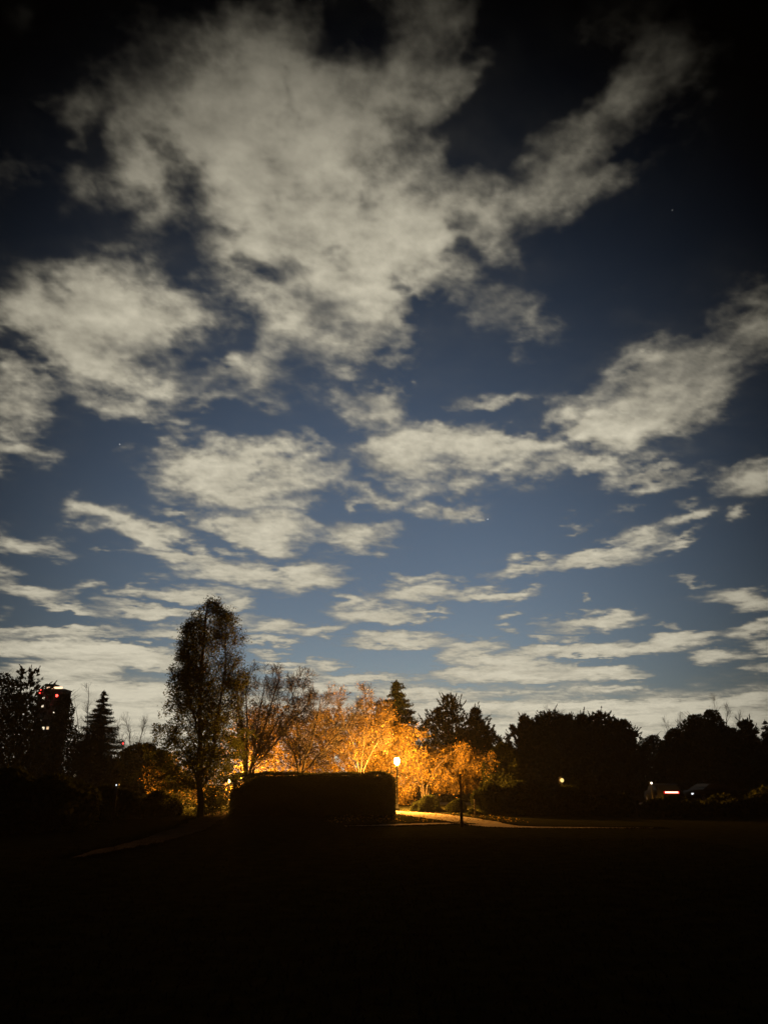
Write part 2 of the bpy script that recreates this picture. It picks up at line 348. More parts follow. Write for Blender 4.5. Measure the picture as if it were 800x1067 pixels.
def sky_cover(px,py):
    d=pix_dir(px,py); z=np.maximum(d[...,2],.0)+.055
    X=d[...,0]/z; Y=d[...,1]/z
    el=np.clip(d[...,2]/.5,0.02,1)
    sx=8+20*el**.7; sy=1.2+24*el**1.1
    f=lambda k,o,sd,g=.55: fbm(X*k+sd*.37,Y*k-sd*.71,o,sd,g)
    w1=f(3.2,5,11,.62); w2=f(3.2,5,29,.62)
    qx=px+sx*1.7*w1; qy=py+sy*1.7*w2
    w3=f(9,4,61,.6); w4=f(9,4,87,.6)
    qx=qx+sx*.6*w3; qy=qy+sy*.6*w4; gx=qx+sx*.8*w3; gy=qy+sy*.8*w4
    def field(B,qx,qy,grow):
        acc=np.zeros_like(px)
        for (cx,cy,rx,ry,a,w) in B:
            m=max(rx,ry)*1.8+60
            sl=(np.abs(px-cx)<m)&(np.abs(py-cy)<m)
            if not sl.any(): continue
            ca,sa=math.cos(math.radians(a)),math.sin(math.radians(a))
            ux=qx[sl]-cx; uy=qy[sl]-cy
            u=(ux*ca+uy*sa)/(rx*grow); v=(-ux*sa+uy*ca)/(ry*grow)
            q=u*u+v*v
            k=w*np.exp(-.85*q)*np.clip(1.6-.45*q,0,1)
            acc[sl]=np.maximum(acc[sl],k)+.30*np.minimum(acc[sl],k)
        return acc
    gap=field(GAPS,gx,gy,1.25)
    cov=field(BANKS,qx,qy,1.0)-.9*gap
    veil=np.clip(field(BANKS,gx,gy,1.5)-.45*gap,0,1)*np.clip((el-.25)/.4,0,1)      # thin veils round the banks
    out=np.clip(np.maximum(np.maximum(-px,px-800),-py)/90.,0,1)   # beyond the banks: scattered cloud of the same kind
    cov=cov*(1-out*.6)+out*.6*np.clip(.42+1.1*f(2.0,3,5),0,1)
    def puff(k,o,sd,g=.5):
        s=np.zeros_like(px); amp=1.0; t=0
        for i in range(o):
            s+=amp*(1-2.2*np.abs(vnoise((X+.03*w1)*k*2.1**i+sd*.53+i*7,(Y+.03*w2)*k*2.1**i-sd*.31,sd+i))); t+=amp; amp*=g
        return s/t
    n=.45*f(6.0,5,101,.6)+.42*puff(6.5,4,171,.55)-.13; n2=f(30,4,131,.65)
    lo=np.clip(el*1.2,.42,1)
    soft=np.clip(cov,0,1.25)
    lowf=np.clip((.50-el)/.35,0,1)
    far=np.clip((py-690)/55.,0,1)*np.clip(.72+.9*f(1.6,3,9),0,1.2)
    soft=np.maximum(soft,far*.95)
    dens=soft*1.12-.19+.09*lowf+lo*(.80*n+.30*n2)*np.clip(1.35-.45*soft,.3,1)
    dens=dens*(1+.35*lowf)
    thin=np.clip(.45+1.5*f(3.4,4,211,.6),0,1)*np.clip((el-.55)/.45,0,1)
    dens=dens*(1-.55*thin)-.10*thin
    dens*=np.clip(np.maximum(cov,far)*3.2-.1,0,1)
    tone=.5+1.0*n*np.clip(lo*1.2,0,1)+.35*n2*lo-.25*thin
    dens=np.maximum(dens,0)+.11*veil*np.clip(.55+1.3*f(5.0,5,307,.6),0,1.3)*np.exp(-2.5*np.maximum(dens,0))
    return np.clip(dens,0,1.3), np.clip(tone,0,1), d

# ---------------------------------------------------------------- clouds: one broken layer 2.4 km up
def build_clouds():
    cols = np.concatenate([np.arange(-420, -120, 20.0), np.arange(-120, 920, 2.0), np.arange(920, 1240, 20.0)])
    rows = np.concatenate([np.arange(-420, -60, 20.0), np.arange(-60, 560, 2.0), np.arange(560, 806, 1.0)])
    px, py = np.meshgrid(cols, rows)
    cover, tone, d = sky_cover(px, py)
    R = 6371000.0; H = 2400.0
    sz = d[..., 2]
    dist = -R*sz + np.sqrt((R*sz)**2 + 2*R*H + H*H)          # the layer follows the curve of the earth
    dist *= 1.0 - .06*cover                                  # thick cloud hangs lower
    v = (d * dist[..., None]).reshape(-1, 3) + np.array([0, 0, EYE])
    nr, nc = px.shape
    i, j = np.meshgrid(np.arange(nr-1), np.arange(nc-1), indexing='ij')
    q = np.stack([i*nc+j, (i+1)*nc+j, (i+1)*nc+j+1, i*nc+j+1], -1).reshape(-1, 4)
    m, nt, out = new_mat('cloud')
    m.cycles.emission_sampling = 'NONE'
    at = nt.nodes.new('ShaderNodeAttribute'); at.attribute_name = 'cover'
    tn = nt.nodes.new('ShaderNodeAttribute'); tn.attribute_name = 'tone'
    geo = nt.nodes.new('ShaderNodeNewGeometry')
    gl, _ = glow_vignette_nodes(nt, geo.outputs['Position'], 0.33, 0.83, 1.0)  # same vignette darkening painted into the cloud emission
    def ma(op, a, b, c=None):
        n = nt.nodes.new('ShaderNodeMath'); n.operation = op
        for k, x in enumerate((a, b, c)):
            if x is None: continue
            if isinstance(x, (int, float)): n.inputs[k].default_value = x
            else: nt.links.new(x, n.inputs[k])
        return n.outputs[0]
    sm = nt.nodes.new('ShaderNodeMapRange'); sm.interpolation_type = 'SMOOTHSTEP'
    sm.inputs['From Min'].default_value = 0.0; sm.inputs['From Max'].default_value = .85
    nt.links.new(at.outputs['Fac'], sm.inputs['Value'])
    lin = ma('MINIMUM', ma('DIVIDE', at.outputs['Fac'], .85), 1.0)
    alpha = ma('ADD', ma('MULTIPLY', sm.outputs[0], .45), ma('MULTIPLY', lin, .52))
    lum = ma('MULTIPLY_ADD', at.outputs['Fac'], .64, .40)
    lum = ma('ADD', lum, ma('MULTIPLY', ma('SUBTRACT', tn.outputs['Fac'], .5), .42))
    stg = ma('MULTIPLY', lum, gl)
    em = nt.nodes.new('ShaderNodeEmission'); em.inputs['Color'].default_value = (.525, .484, .375, 1)  # cloud brightness is emitted by the sheet itself, no lamp lights it
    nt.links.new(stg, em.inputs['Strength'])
    tr = nt.nodes.new('ShaderNodeBsdfTransparent')
    mx = nt.nodes.new('ShaderNodeMixShader')
    nt.links.new(alpha, mx.inputs[0]); nt.links.new(tr.outputs[0], mx.inputs[1]); nt.links.new(em.outputs[0], mx.inputs[2])
    nt.links.new(mx.outputs[0], out.inputs['Surface'])
    o = mesh_obj('clouds', v, q, m)
    for nm, arr in (('cover', cover), ('tone', tone)):
        a = o.data.attributes.new(nm, 'FLOAT', 'POINT')
        a.data.foreach_set('value', arr.ravel().astype(np.float32))
    tag(o, 'broken self-glowing cloud layer of cream patches across the deep blue night sky', kind='structure')
build_clouds()

# ---------------------------------------------------------------- ground, paths, road
def ribbon(name, pts, widths, z, mat, label):
    pts = np.asarray(pts, dtype=float)[:, :2]
    t = np.linspace(0, len(pts)-1, 40); k = np.arange(len(pts))
    # smooth the corner points
    P = np.stack([np.interp(t, k, pts[:, 0]), np.interp(t, k, pts[:, 1])], -1)
    for _ in range(3): P[1:-1] = (P[:-2] + 2*P[1:-1] + P[2:]) / 4
    w = np.interp(t, k, widths)
    rg = np.random.default_rng(len(pts)*7+3)
    d = np.gradient(P, axis=0); d /= np.linalg.norm(d, axis=1, keepdims=True)
    nrm = np.stack([-d[:, 1], d[:, 0]], -1)
    jit = rg.normal(0, .05, (40, 2))
    l = P + nrm*(w/2 + jit[:, 0])[:, None]; r = P - nrm*(w/2 + jit[:, 1])[:, None]
    v = np.concatenate([np.c_[l, np.full(40, z)], np.c_[r, np.full(40, z)]])
    i = np.arange(39)
    o = mesh_obj(name, v, np.stack([40+i, 40+i+1, i+1, i], -1), mat)
    tag(o, label, kind='structure')
    return o
n = 60
g = np.concatenate([-np.geomspace(400, 3, n), np.linspace(-2, 2, 5), np.geomspace(3, 400, n)])
gx, gy = np.meshgrid(g, g)
m_ = len(g)
i, j = np.meshgrid(np.arange(m_-1), np.arange(m_-1), indexing='ij')
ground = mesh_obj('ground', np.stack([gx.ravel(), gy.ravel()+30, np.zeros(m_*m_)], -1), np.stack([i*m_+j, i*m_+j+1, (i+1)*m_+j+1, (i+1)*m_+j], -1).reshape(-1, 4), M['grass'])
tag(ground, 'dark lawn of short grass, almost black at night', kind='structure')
G = on_ground
ribbon('path', [G(400,845.5), G(428,847.5), G(462,851.5), G(492,856.5), G(520,861.5), G(560,862.5), G(610,862.7), G(660,863), G(690,863.2)], [1.6,2.3,2.3,2.0,1.6,.9,.6,.4,.2], .012, M['path'], 'pale path curving past the hedge end in the lamp light')
ribbon('path', [G(360,861), G(395,860.5), G(430,859.3), G(462,858.3), G(490,858)], [.5,1.0,1.3,1.3,.9], .008, M['path'], 'pale side path joining below the dark grass wedge')
ribbon('path', [G(232,845), G(216,854), G(203,862), G(178,871), G(148,879), G(120,885), G(98,890), G(80,894)], [1.0,1.2,1.2,1.1,.9,.7,.5,.25], .012, M['dirt'], 'dim brown path running left from the tall tree')
ribbon('road', [(2,60.5,0),(20,60,0),(40,60,0),(90,60,0)], [6.5,6.5,6.5,6.5], .012, M['asphalt'], 'dark road beyond the right-hand trees')

# ---------------------------------------------------------------- tree making
class Envelope:
    """outline of a crown: rows of (height, left, right) turned into a solid of the same depth"""
    def __init__(s, rows, Y, depth=1.0):
        z, l, r = [], [], []
        for (py, a, b) in sorted(rows, key=lambda q: -q[0]):
            A, B = place(a, py, Y), place(b, py, Y)
            z.append(A[2]); l.append(A[0]); r.append(B[0])
        s.z, s.l, s.r, s.Y, s.k = np.array(z), np.array(l), np.array(r), Y, depth
    def at(s, z):
        l, r = np.interp(z, s.z, s.l), np.interp(z, s.z, s.r)
        return (l+r)/2, (r-l)/2
    def rel(s, p):
        p = np.atleast_2d(p)
        c, h = s.at(p[:, 2]); h = np.maximum(h, .05)
        q = np.sqrt(((p[:, 0]-c)/h)**2 + ((p[:, 1]-s.Y)/(h*s.k))**2)
        return np.where((p[:, 2] > s.z[-1]) | (p[:, 2] < s.z[0]), 9.0, q)
def lumps(p, scale, rng, n=14):
    k = rng.normal(size=(n, 3)) / scale; ph = rng.uniform(0, 6.28, n)
    return np.sin(p @ k.T * 2.2 + ph).sum(1) / math.sqrt(n/2.0)     # about unit variance
def crown_points(env, n, rng, lump=1.0, rough=.16, gap=-.9, lo=None, inner=.0):
    m = n*3
    zs = np.linspace(env.z[0], env.z[-1], 200)
    _, h = env.at(zs); wgt = np.cumsum((h+.08)**1.3); wgt /= wgt[-1]
    z = np.interp(rng.uniform(0, 1, m), wgt, zs) + rng.normal(0, .05, m)
    c, h = env.at(z)
    th = rng.uniform(0, 6.2832, m); r = 1.12*rng.uniform(inner**2, 1, m)**.5
    p = np.stack([c + h*r*np.cos(th), env.Y + h*env.k*r*np.sin(th), z], -1)
    edge = .93 + rough*lumps(p, lump, rng)
    keep = (r < edge) & (lumps(p, lump*.55, rng) > gap) & (p[:, 2] > .03)
    return p[keep][:n]
class Skeleton:
    def __init__(s): s.lines = []; s.ends = []
    def mesh(s, mb, rmin=0.0, rmax=9.0):
        for pts, rad in s.lines:
            r0 = rad[0]
            if rmin <= r0 < rmax:
                mb.tube(pts, rad, 8 if r0 > .08 else (5 if r0 > .025 else 3))
def grow(sk, rng, p, d, L, r, lvl, prm, env=None):
    steps = max(3, int(L / prm['step'][lvl]) + 1)
    pts, rads = [p.copy()], [r]
    d = d / np.linalg.norm(d)
    out = False
    for k in range(steps):
        d = d + rng.normal(size=3)*prm['wob'][lvl] + np.array([0, 0, prm['up'][lvl]])
        d /= np.linalg.norm(d)
        p = p + d*(L/steps)
        if env is not None and lvl > 0 and env.rel(p)[0] > 1.0 + rng.uniform(-.12, .1):
            out = True
        pts.append(p.copy()); rads.append(max(r*(1-(k+1)/steps*prm['taper'][lvl]), .008))
        if out: break
    sk.lines.append((np.array(pts), np.array(rads)))
    if lvl >= prm['max'] - 1:
        for k in range(1, len(pts)): sk.ends.append((pts[k], d.copy()))
    if lvl >= prm['max']: return
    nch = prm['n'][lvl]; nch = rng.poisson(nch*len(pts)/(steps+1)) if lvl else nch
    for c in range(nch):
        t = rng.uniform(prm['from'][lvl], 1.0)*(len(pts)-1)
        a = min(int(t), len(pts)-2); f = t-a
        q = pts[a]*(1-f) + pts[a+1]*f
        ax = pts[a+1]-pts[a]; ax /= np.linalg.norm(ax)
        s_ = np.cross(ax, rng.normal(size=3)); s_ /= np.linalg.norm(s_)
        an = math.radians(prm['ang'][lvl]*rng.uniform(.7, 1.3))
        nd = ax*math.cos(an) + s_*math.sin(an)
        tt = t/(len(pts)-1)
        grow(sk, rng, q, nd, prm['len'][lvl]*rng.uniform(.6, 1.2)*(1-prm['short'][lvl]*tt), (rads[a]*(1-f)+rads[a+1]*f)*prm['thin'][lvl], lvl+1, prm, env)

def leafy_tree(name, label, cat, group, rows, Y, base_px, leaf, size, n, seed, lump=.9, rough=.16, gap=-.9, trunk_r=.14, depth=1.0, bark='bark', needles=False, aspect=1.9, droop=0.0, shoot=.6):
    """trunk and limbs under a crown of single leaves that fills the outline unevenly"""
    rng = np.random.default_rng(seed)
    env = Envelope(rows, Y, depth)
    b = place(base_px, 840, Y); b[2] = 0
    root = empty(name, b); tag(root, label, cat, group)
    top = env.z[-1]; mb = MB()
    zz = np.linspace(0, top*.93, 9); cc = np.array([env.at(max(z, env.z[0]))[0] for z in zz])
    w = np.clip(zz/top*1.4, 0, 1)
    tp = np.stack([b[0]*(1-w)+cc*w + rng.normal(0, .03, 9), np.full(9, Y)+rng.normal(0, .05, 9), zz], -1); tp[0] = b - np.array([0, 0, .1])
    mb.tube(tp, np.linspace(trunk_r, .02, 9), 8)
    pts = crown_points(env, n, rng, lump, rough, gap)
    pick = pts[rng.choice(len(pts), min(26, len(pts)), replace=False)]
    for q in pick:                                             # limbs that reach into the crown
        zb = max(.5*q[2]+.1, q[2]-1.3)
        a = np.array([np.interp(zb, tp[:, 2], tp[:, 0]), Y, zb])
        mid = (a+q)/2 + np.array([0, 0, -.06*np.linalg.norm(q-a)])
        mb.tube([a, mid, q], [trunk_r*.35*(1-zb/top)+.012, .016, .005], 4)
    mb.build('trunk', M[bark], root, origin=b)
    cb = MB()
    if needles:
        c_, h_ = env.at(pts[:, 2]); axis = np.stack([c_, np.full(len(pts), Y), pts[:, 2]-.5], -1)
        dirs = pts - axis
        dirs /= np.linalg.norm(dirs, axis=1, keepdims=True); dirs[:, 2] += .35
        rel = env.rel(pts)
        cb.leaves(pts[rel < .72], size*1.15, rng, 1.5)          # dense inner boughs
        k = 7
        P = np.repeat(pts, k, 0); D = np.repeat(dirs, k, 0) + rng.normal(0, .55, (len(pts)*k, 3))
        D /= np.linalg.norm(D, axis=1, keepdims=True)
        cb.leaves(P + D*size*.45, size, rng, aspect, 0, D)
        o_ = np.flatnonzero(rel > .74)
        o_ = rng.choice(o_, min(len(o_), 260), replace=False)   # young shoots standing out of the outline
        sd = dirs[o_]*np.array([.8, .8, .5]) + np.array([0, 0, .75]) + rng.normal(0, .25, (len(o_), 3))
        sd /= np.linalg.norm(sd, axis=1, keepdims=True)
        sl = shoot*rng.uniform(.5, 1.35, len(o_))
        m = 14; u = np.tile(np.linspace(.1, 1, m), len(o_))[:, None]
        P = np.repeat(pts[o_], m, 0) + np.repeat(sd*sl[:, None], m, 0)*u
        D = np.repeat(sd, m, 0) + rng.normal(0, .45, (len(P), 3))
        cb.leaves(P, shoot*.42, rng, 3.2, 0, D)
    else:
        cb.leaves(pts, size, rng, aspect, droop)
        if name != 'shrub':                                     # twig tips that stand clear of the leaves
            rel = env.rel(pts); o_ = np.flatnonzero((rel > .8) & (pts[:, 2] > env.z.mean()*.8))
            o_ = rng.choice(o_, min(len(o_), 90), replace=False)
            c_, _h = env.at(pts[o_][:, 2])
            d_ = pts[o_] - np.stack([c_, np.full(len(o_), Y), pts[o_][:, 2]], -1)
            d_ /= np.linalg.norm(d_, axis=1, keepdims=True)
            d_ = d_*.7 + np.array([0, 0, .8]) + rng.normal(0, .25, d_.shape)
            for q, e in zip(pts[o_], d_):
                l_ = top*.09*rng.uniform(.4, 1.3)
                cb.tube([q-e*l_*.6, q+e*l_*.3, q+e*l_*.9+rng.normal(0, .05*l_, 3)], [.022*Y/60, .015*Y/60, .006*Y/60], 3)
    cb.build('crown', M[leaf], root, origin=b)
    return root
def spruce(label, group, apex_px, apex_py, base_py, half_px, Y, seed, n_tier=20, leaf='needle', name='spruce_tree', low=.6):
    rng = np.random.default_rng(seed)
    A = place(apex_px, apex_py, Y); B = place(apex_px+half_px, base_py, Y)
    half = B[0]-place(apex_px, base_py, Y)[0]; top = A[2]
    root = empty(name, (A[0], Y, 0)); tag(root, label, 'tree', group)
    t = MB(); t.tube([(0,0,-.1),(0,0,top*.5),(0,0,top*.98)], [.02*top+.03, .012*top+.02, .008], 8)
    t.build('trunk', M['pine_bark'], root)
    c = MB(); zb = max(B[2], low) if B[2] > low else low
    for k in range(n_tier):
        f = (k+.5)/n_tier; z = zb + (top-zb)*(f**.92)
        L = half*(1-f)**.88*rng.uniform(.85, 1.12) + .06
        nb = int(9 - 4*f)
        a0 = rng.uniform(0, 6.28)
        for bi in range(nb):
            a = a0 + bi*6.283/nb + rng.normal(0, .12); l = L*rng.uniform(.72, 1.12)
            d = np.array([math.cos(a), math.sin(a), 0]); z = zb + (top-zb)*np.clip((k+rng.uniform(-.3, 1.3))/n_tier, 0, .97)**.92
            m = max(8, int(l*30)); u = np.linspace(.05, 1, m)
            p = d*(u*l)[:, None] + np.array([0, 0, z]) + np.stack([np.zeros(m), np.zeros(m), -.28*l*u + .16*l*u**3], -1)
            P = np.repeat(p, 7, 0) + rng.normal(0, .05+.045*l, (m*7, 3))*np.array([1, 1, .8])
            D = np.repeat(d[None], m*7, 0)*.8 + rng.normal(0, .6, (m*7, 3)); D[:, 2] -= .15
            c.leaves(P, .19, rng, 3.2, 0, D)
            c.tube([p[0], p[m//2], p[-1]], [.02, .012, .004], 3)
    tip = np.stack([rng.normal(0, .03, 40), rng.normal(0, .03, 40), top - rng.uniform(-.05, .5, 40)], -1)
    c.leaves(tip, .16, rng, 3.0, 0, rng.normal(0, .4, (40, 3)) + np.array([0, 0, 1.0]))
    c.build('crown', M[leaf], root)
    return root
def bare_tree(name, label, group, stems, Y, prm, env, seed, leaf=None, n_leaf=0, size=.1, bark='bark', cat='tree', droop=.2, spread=.12, base_z=-.1, fill=None):
    """stems: list of (list of pixel points, base radius); every stem carries branches and twigs"""
    rng = np.random.default_rng(seed)
    b = place(stems[0][0][0][0], 845, Y); b[2] = 0
    root = empty(name, b); tag(root, label, cat, group)
    sk = Skeleton(); rng_far = max(1.0, Y/55)
    for (pix, r) in stems:
        P = np.array([place(x, y, Y) for x, y in pix]); r = r*rng_far
        P[:, 1] += np.linspace(0, rng.uniform(-.8, .8), len(P))
        if pix[0][1] > 835: P[0, 2] = base_z
        t = np.linspace(0, len(P)-1, 12); k = np.arange(len(P))
        P = np.stack([np.interp(t, k, P[:, a]) for a in range(3)], -1)
        P[1:-1] += rng.normal(0, .03, P[1:-1].shape)
        R = np.linspace(r, r*.12+.004, 12)
        sk.lines.append((P, R))
        for c in range(prm['stem_n']):
            f = rng.uniform(prm['stem_from'], 1)*11; a = min(int(f), 10); u = f-a
            q = P[a]*(1-u)+P[a+1]*u
            ax = P[a+1]-P[a]; ax /= np.linalg.norm(ax)
            s_ = np.cross(ax, rng.normal(size=3)); s_ /= np.linalg.norm(s_)
            an = math.radians(prm['stem_ang']*rng.uniform(.6, 1.3))
            grow(sk, rng, q, ax*math.cos(an)+s_*math.sin(an), prm['stem_len']*rng.uniform(.5, 1.2)*(1.05-.65*f/11), max(.006*rng_far, R[a]*.45), 1, prm, env)
    one = env.Y > 56                                          # far twigs stay one piece with their stems
    mb = MB(); sk.mesh(mb, 0 if one else .03)
    mb.build('trunk', M[bark], root, origin=b)
    mb = MB()
    if not one: sk.mesh(mb, 0, .03)
    if mb.n: mb.build('branches', M['twig'], root, origin=b)
    if leaf:
        E = np.array([e[0] for e in sk.ends]); D = np.array([e[1] for e in sk.ends])
        pick = rng.choice(len(E), n_leaf)
        cb = MB()
        if fill:                                               # older leaves held low and on the shaded side
            q = crown_points(env, fill[0]*3, rng, .55, .2, -.1, inner=.5)
            c, h = env.at(q[:, 2]); side = (q[:, 0]-c)/h
            top = (q[:, 2]-env.z[0])/(env.z[-1]-env.z[0])
            q = q[rng.uniform(0, 1, len(q)) < np.clip(np.where(top < .3, .85, (.60-.50*side-.60*top)), .03, 1)]
            cb.leaves(q, fill[1], rng, 2.0, droop)
        cb.leaves(E[pick] + rng.normal(0, spread, (n_leaf, 3)), size, rng, 2.0, droop, D[pick]*.3 + rng.normal(0, .6, (n_leaf, 3)))
        cb.build('leaves', M[leaf], root, origin=b)
    return root

# ---------------------------------------------------------------- lamps
def post_lamp(label, px, py, Y, base_r=.09, globe=.15, glass='lamp_glass', name='street_lamp', group=None, scale=1.0):
    h = place(px, py, Y)
    root = empty(name, (h[0], Y, 0)); tag(root, label, 'lamp', group)
    H = h[2]; s = scale
    p = MB(); p.lathe([(.13*s, -.05), (.13*s, .12), (.085*s, .18), (.06*s, .5), (.048*s, H-.34*s), (.07*s, H-.33*s), (.07*s, H-.27*s), (.045*s, H-.25*s), (.09*s, H-.21*s)], n=14)
    p.build('post', M['metal'], root, smooth=False)
    gl = MB(); gl.lathe([(.09*s, H-.205*s), (globe*.72*s, H-.15*s), (globe*.94*s, H-.08*s), (globe*s, H), (globe*.92*s, H+.08*s), (globe*.7*s, H+.13*s), (.10*s, H+.155*s)], n=18)
    gl.build('globe', M[glass], root, smooth=True)
    c = MB(); c.lathe([(.09*s, H+.157*s), (.10*s, H+.17*s), (.06*s, H+.2*s), (.02*s, H+.22*s), (.012*s, H+.27*s)], n=14)
    c.build('cap', M['metal'], root)
    return root
def haze():  # added haze box, stands in for lens bloom round the lamps
    m, nt, out = new_mat('night_haze_added_for_bloom')
    v = nt.nodes.new('ShaderNodeVolumePrincipled')
    v.inputs['Color'].default_value = (.92, .92, .92, 1); v.inputs['Density'].default_value = HAZE_FOR_BLOOM
    v.inputs['Anisotropy'].default_value = .6
    nt.links.new(v.outputs[0], out.inputs['Volume'])
    b = MB(); b.box((0, 30, 27), (840, 840, 56)); o = b.build('haze_added_for_bloom', m)
    tag(o, 'thin added haze standing in for amber lens bloom round the lamps', kind='stuff')
HAZE_FOR_BLOOM = .00014  # haze added only to give the lamps a bloom
haze()
post_lamp('bright amber post lamp shining just above the right end of the hedge', 413.5, 793, 47)
post_lamp('low amber lamp half hidden by leaves at the left end of the hedge', 239, 813, 52, globe=.07, scale=.6, glass='lamp_glass_low', name='garden_lamp')

# ---------------------------------------------------------------- hedge
def hedge():
    Y0, Y1 = 40.0, 41.5
    xl, xr = place(240, 830, Y0)[0], place(411, 830, Y0)[0]
    h = place(330, 805.5, Y0)[2]
    rng = np.random.default_rng(4)
    root = empty('hedge', ((xl+xr)/2, (Y0+Y1)/2, 0)); c = np.array(root.location)
    tag(root, 'long clipped box hedge with flat top, black against the amber light', 'hedge')
    L, D = xr-xl, Y1-Y0
    # dense twiggy core with rounded shoulders
    core = MB()
    nx = 50; prof = [(-D/2+.12, .0), (-D/2+.06, .4), (-D/2+.06, h-.28), (-D/2+.22, h-.16), (0, h-.14), (D/2-.22, h-.16), (D/2-.06, h-.28), (D/2-.06, .4), (D/2-.12, 0)]
    xs = np.linspace(-L/2+.08, L/2-.08, nx); v = []
    for x in xs:
        e = min(1.0, (.02+min(x-xs[0], L/2-x))/.35)**.5
        for (y, z) in prof: v.append((x, y*(.72+.28*e)+rng.normal(0, .02), z*(.93+.07*e)*(.58+.42*min(1, (x+L/2)/1.3))+rng.normal(0, .015) if z > .1 else z))
    m = len(prof); q = [(a*m+b, (a+1)*m+b, (a+1)*m+b+1, a*m+b+1) for a in range(nx-1) for b in range(m-1)]
    t = [(0, b+1, b) for b in range(1, m-1)] + [((nx-1)*m, (nx-1)*m+b, (nx-1)*m+b+1) for b in range(1, m-1)]
    core.add(v, q, t)
    core.build('twig_core', M['leaf_hedge'], root)
    lf = MB()
    n = 42000
    f = rng.choice(5, n, p=[.42, .2, .26, .06, .06])
    X = rng.uniform(-L/2, L/2, n); Yv = rng.uniform(-D/2, D/2, n); Z = rng.uniform(.03, h, n)
    Yv = np.where(f == 0, -D/2, np.where(f == 1, D/2, Yv)); Z = np.where(f == 2, h-.05, Z)
    X = np.where(f == 3, -L/2, np.where(f == 4, L/2, X))
    p = np.stack([X, Yv, Z], -1) + rng.normal(0, .035, (n, 3))
    e = np.clip((L/2-np.abs(X))/.55, 0, 1); et = np.clip((h-Z)/.3, 0, 1)
    p[:, 1] *= (.75+.25*np.sqrt(np.maximum(e, .0)))*(.86+.14*np.sqrt(et)); p[:, 2] *= (.88+.12*np.sqrt(e))
    p[:, 2] += (.045*lumps(p, .7, rng) + .03*lumps(p, 2.2, rng))*(Z > h*.7)
    p[:, 1] += .05*lumps(p, .6, rng)*(Yv < 0)
    keep = (p[:, 0] > -L/2+1.2) | ((lumps(p, .35, rng) > -.6) | (p[:, 2] < h*.55))
    lf.leaves(p[keep], .075, rng, 1.7)
    loose = np.stack([-L/2+rng.uniform(.05, 1.5, 3000), rng.uniform(-D/2, D/2, 3000)*.9, h*.94*rng.uniform(.02, 1, 3000)**.75], -1)   # open, uncut end
    loose = loose[lumps(loose, .35, rng) > -.7]
    lf.leaves(loose, .085, rng, 1.7)
    sp = np.stack([rng.uniform(-L/2, L/2, 500), rng.uniform(-D/2, D/2, 500), h+np.minimum(rng.exponential(.035, 500), .2)-.02], -1)   # new shoots above the cut
    lf.leaves(sp, .08, rng, 2.4, 0, np.repeat([[0, 0, 1.0]], 500, 0))
    lf.build('leaves', M['leaf_hedge'], root)
hedge()

# ---------------------------------------------------------------- the tall tree left of the lamp
TALL = dict(stem_n=64, stem_from=.16, stem_ang=52, stem_len=2.0, max=3, step=[.4,.22,.16,.12], wob=[.1,.13,.16,.2], up=[0,.07,.05,.02], taper=[.9,.9,.9,.8], n=[0,8,5,0], ang=[40,42,45,40], len=[0,.75,.36,.2], short=[0,.4,.3,.2], thin=[.5,.55,.6,.6], **{'from':[.2,.2,.15,.1]})
tall_rows = [(626,219,226),(633,208,236),(645,199,247),(660,191,256),(690,182,263),(720,176,266),(750,168,262),(775,157,262),(800,156,258),(822,166,244)]
env_t = Envelope(tall_rows, 37)
bare_tree('tall_tree', 'tallest tree, slender with fine half-bare crown, forked above the dim path', None,
    [([(208,858),(209,815),(209,760),(211,700),(217,645),(222,628)], .17), ([(209,815),(222,788),(229,745),(236,690),(238,650)], .10), ([(209,780),(200,740),(195,700),(202,655)], .06)],
    37, TALL, env_t, 11, leaf='leaf_olive', n_leaf=28000, size=.09, fill=(19000, .10))

MULTI = dict(stem_n=24, stem_from=.28, stem_ang=40, stem_len=1.7, max=3, step=[.4,.24,.16,.12], wob=[.1,.14,.17,.2], up=[0,.07,.05,.03], taper=[.9,.9,.9,.8], n=[0,7,5,0], ang=[40,40,42,40], len=[0,.8,.4,.2], short=[0,.4,.3,.2], thin=[.5,.55,.6,.6], **{'from':[.2,.2,.15,.1]})
env_m = Envelope([(690,262,300),(700,250,330),(715,242,345),(740,238,345),(770,236,330),(806,240,300)], 44)
bare_tree('bare_tree', 'bare many-stemmed tree fanning up behind the left half of the hedge', 'bare trees behind the hedge',
    [([(257,850),(256,805),(252,770),(247,735),(244,705)], .12), ([(258,850),(258,805),(258,760),(256,720),(262,698)], .085), ([(259,850),(260,805),(272,768),(284,728),(290,700)], .11), ([(261,850),(262,805),(280,780),(302,755),(322,728)], .10), ([(260,850),(261,805),(276,775),(300,735),(312,708)], .08), ([(259,850),(260,805),(266,770),(271,735),(276,702)], .075)],
    44, MULTI, env_m, 21, leaf='leaf_olive', n_leaf=250, size=.08)
env_n = Envelope([(708,300,345),(718,290,365),(740,285,380),(770,290,375),(800,295,350)], 44.5)
bare_tree('bare_tree', 'smaller bare tree with crossing boughs behind the middle of the hedge', 'bare trees behind the hedge',
    [([(312,850),(311,806),(306,782),(298,765),(288,748)], .085), ([(313,850),(314,806),(322,780),(330,750),(334,722)], .085), ([(314,850),(315,806),(334,785),(352,765),(372,742)], .085), ([(313,850),(312,806),(312,775),(308,745),(316,715)], .07)],
    44.5, MULTI, env_n, 22, leaf='leaf_olive', n_leaf=300, size=.08)
LITP = dict(MULTI); LITP['stem_n'] = 24
env_l = Envelope([(713,348,388),(722,335,400),(745,325,412),(775,330,424),(805,340,420)], 50)
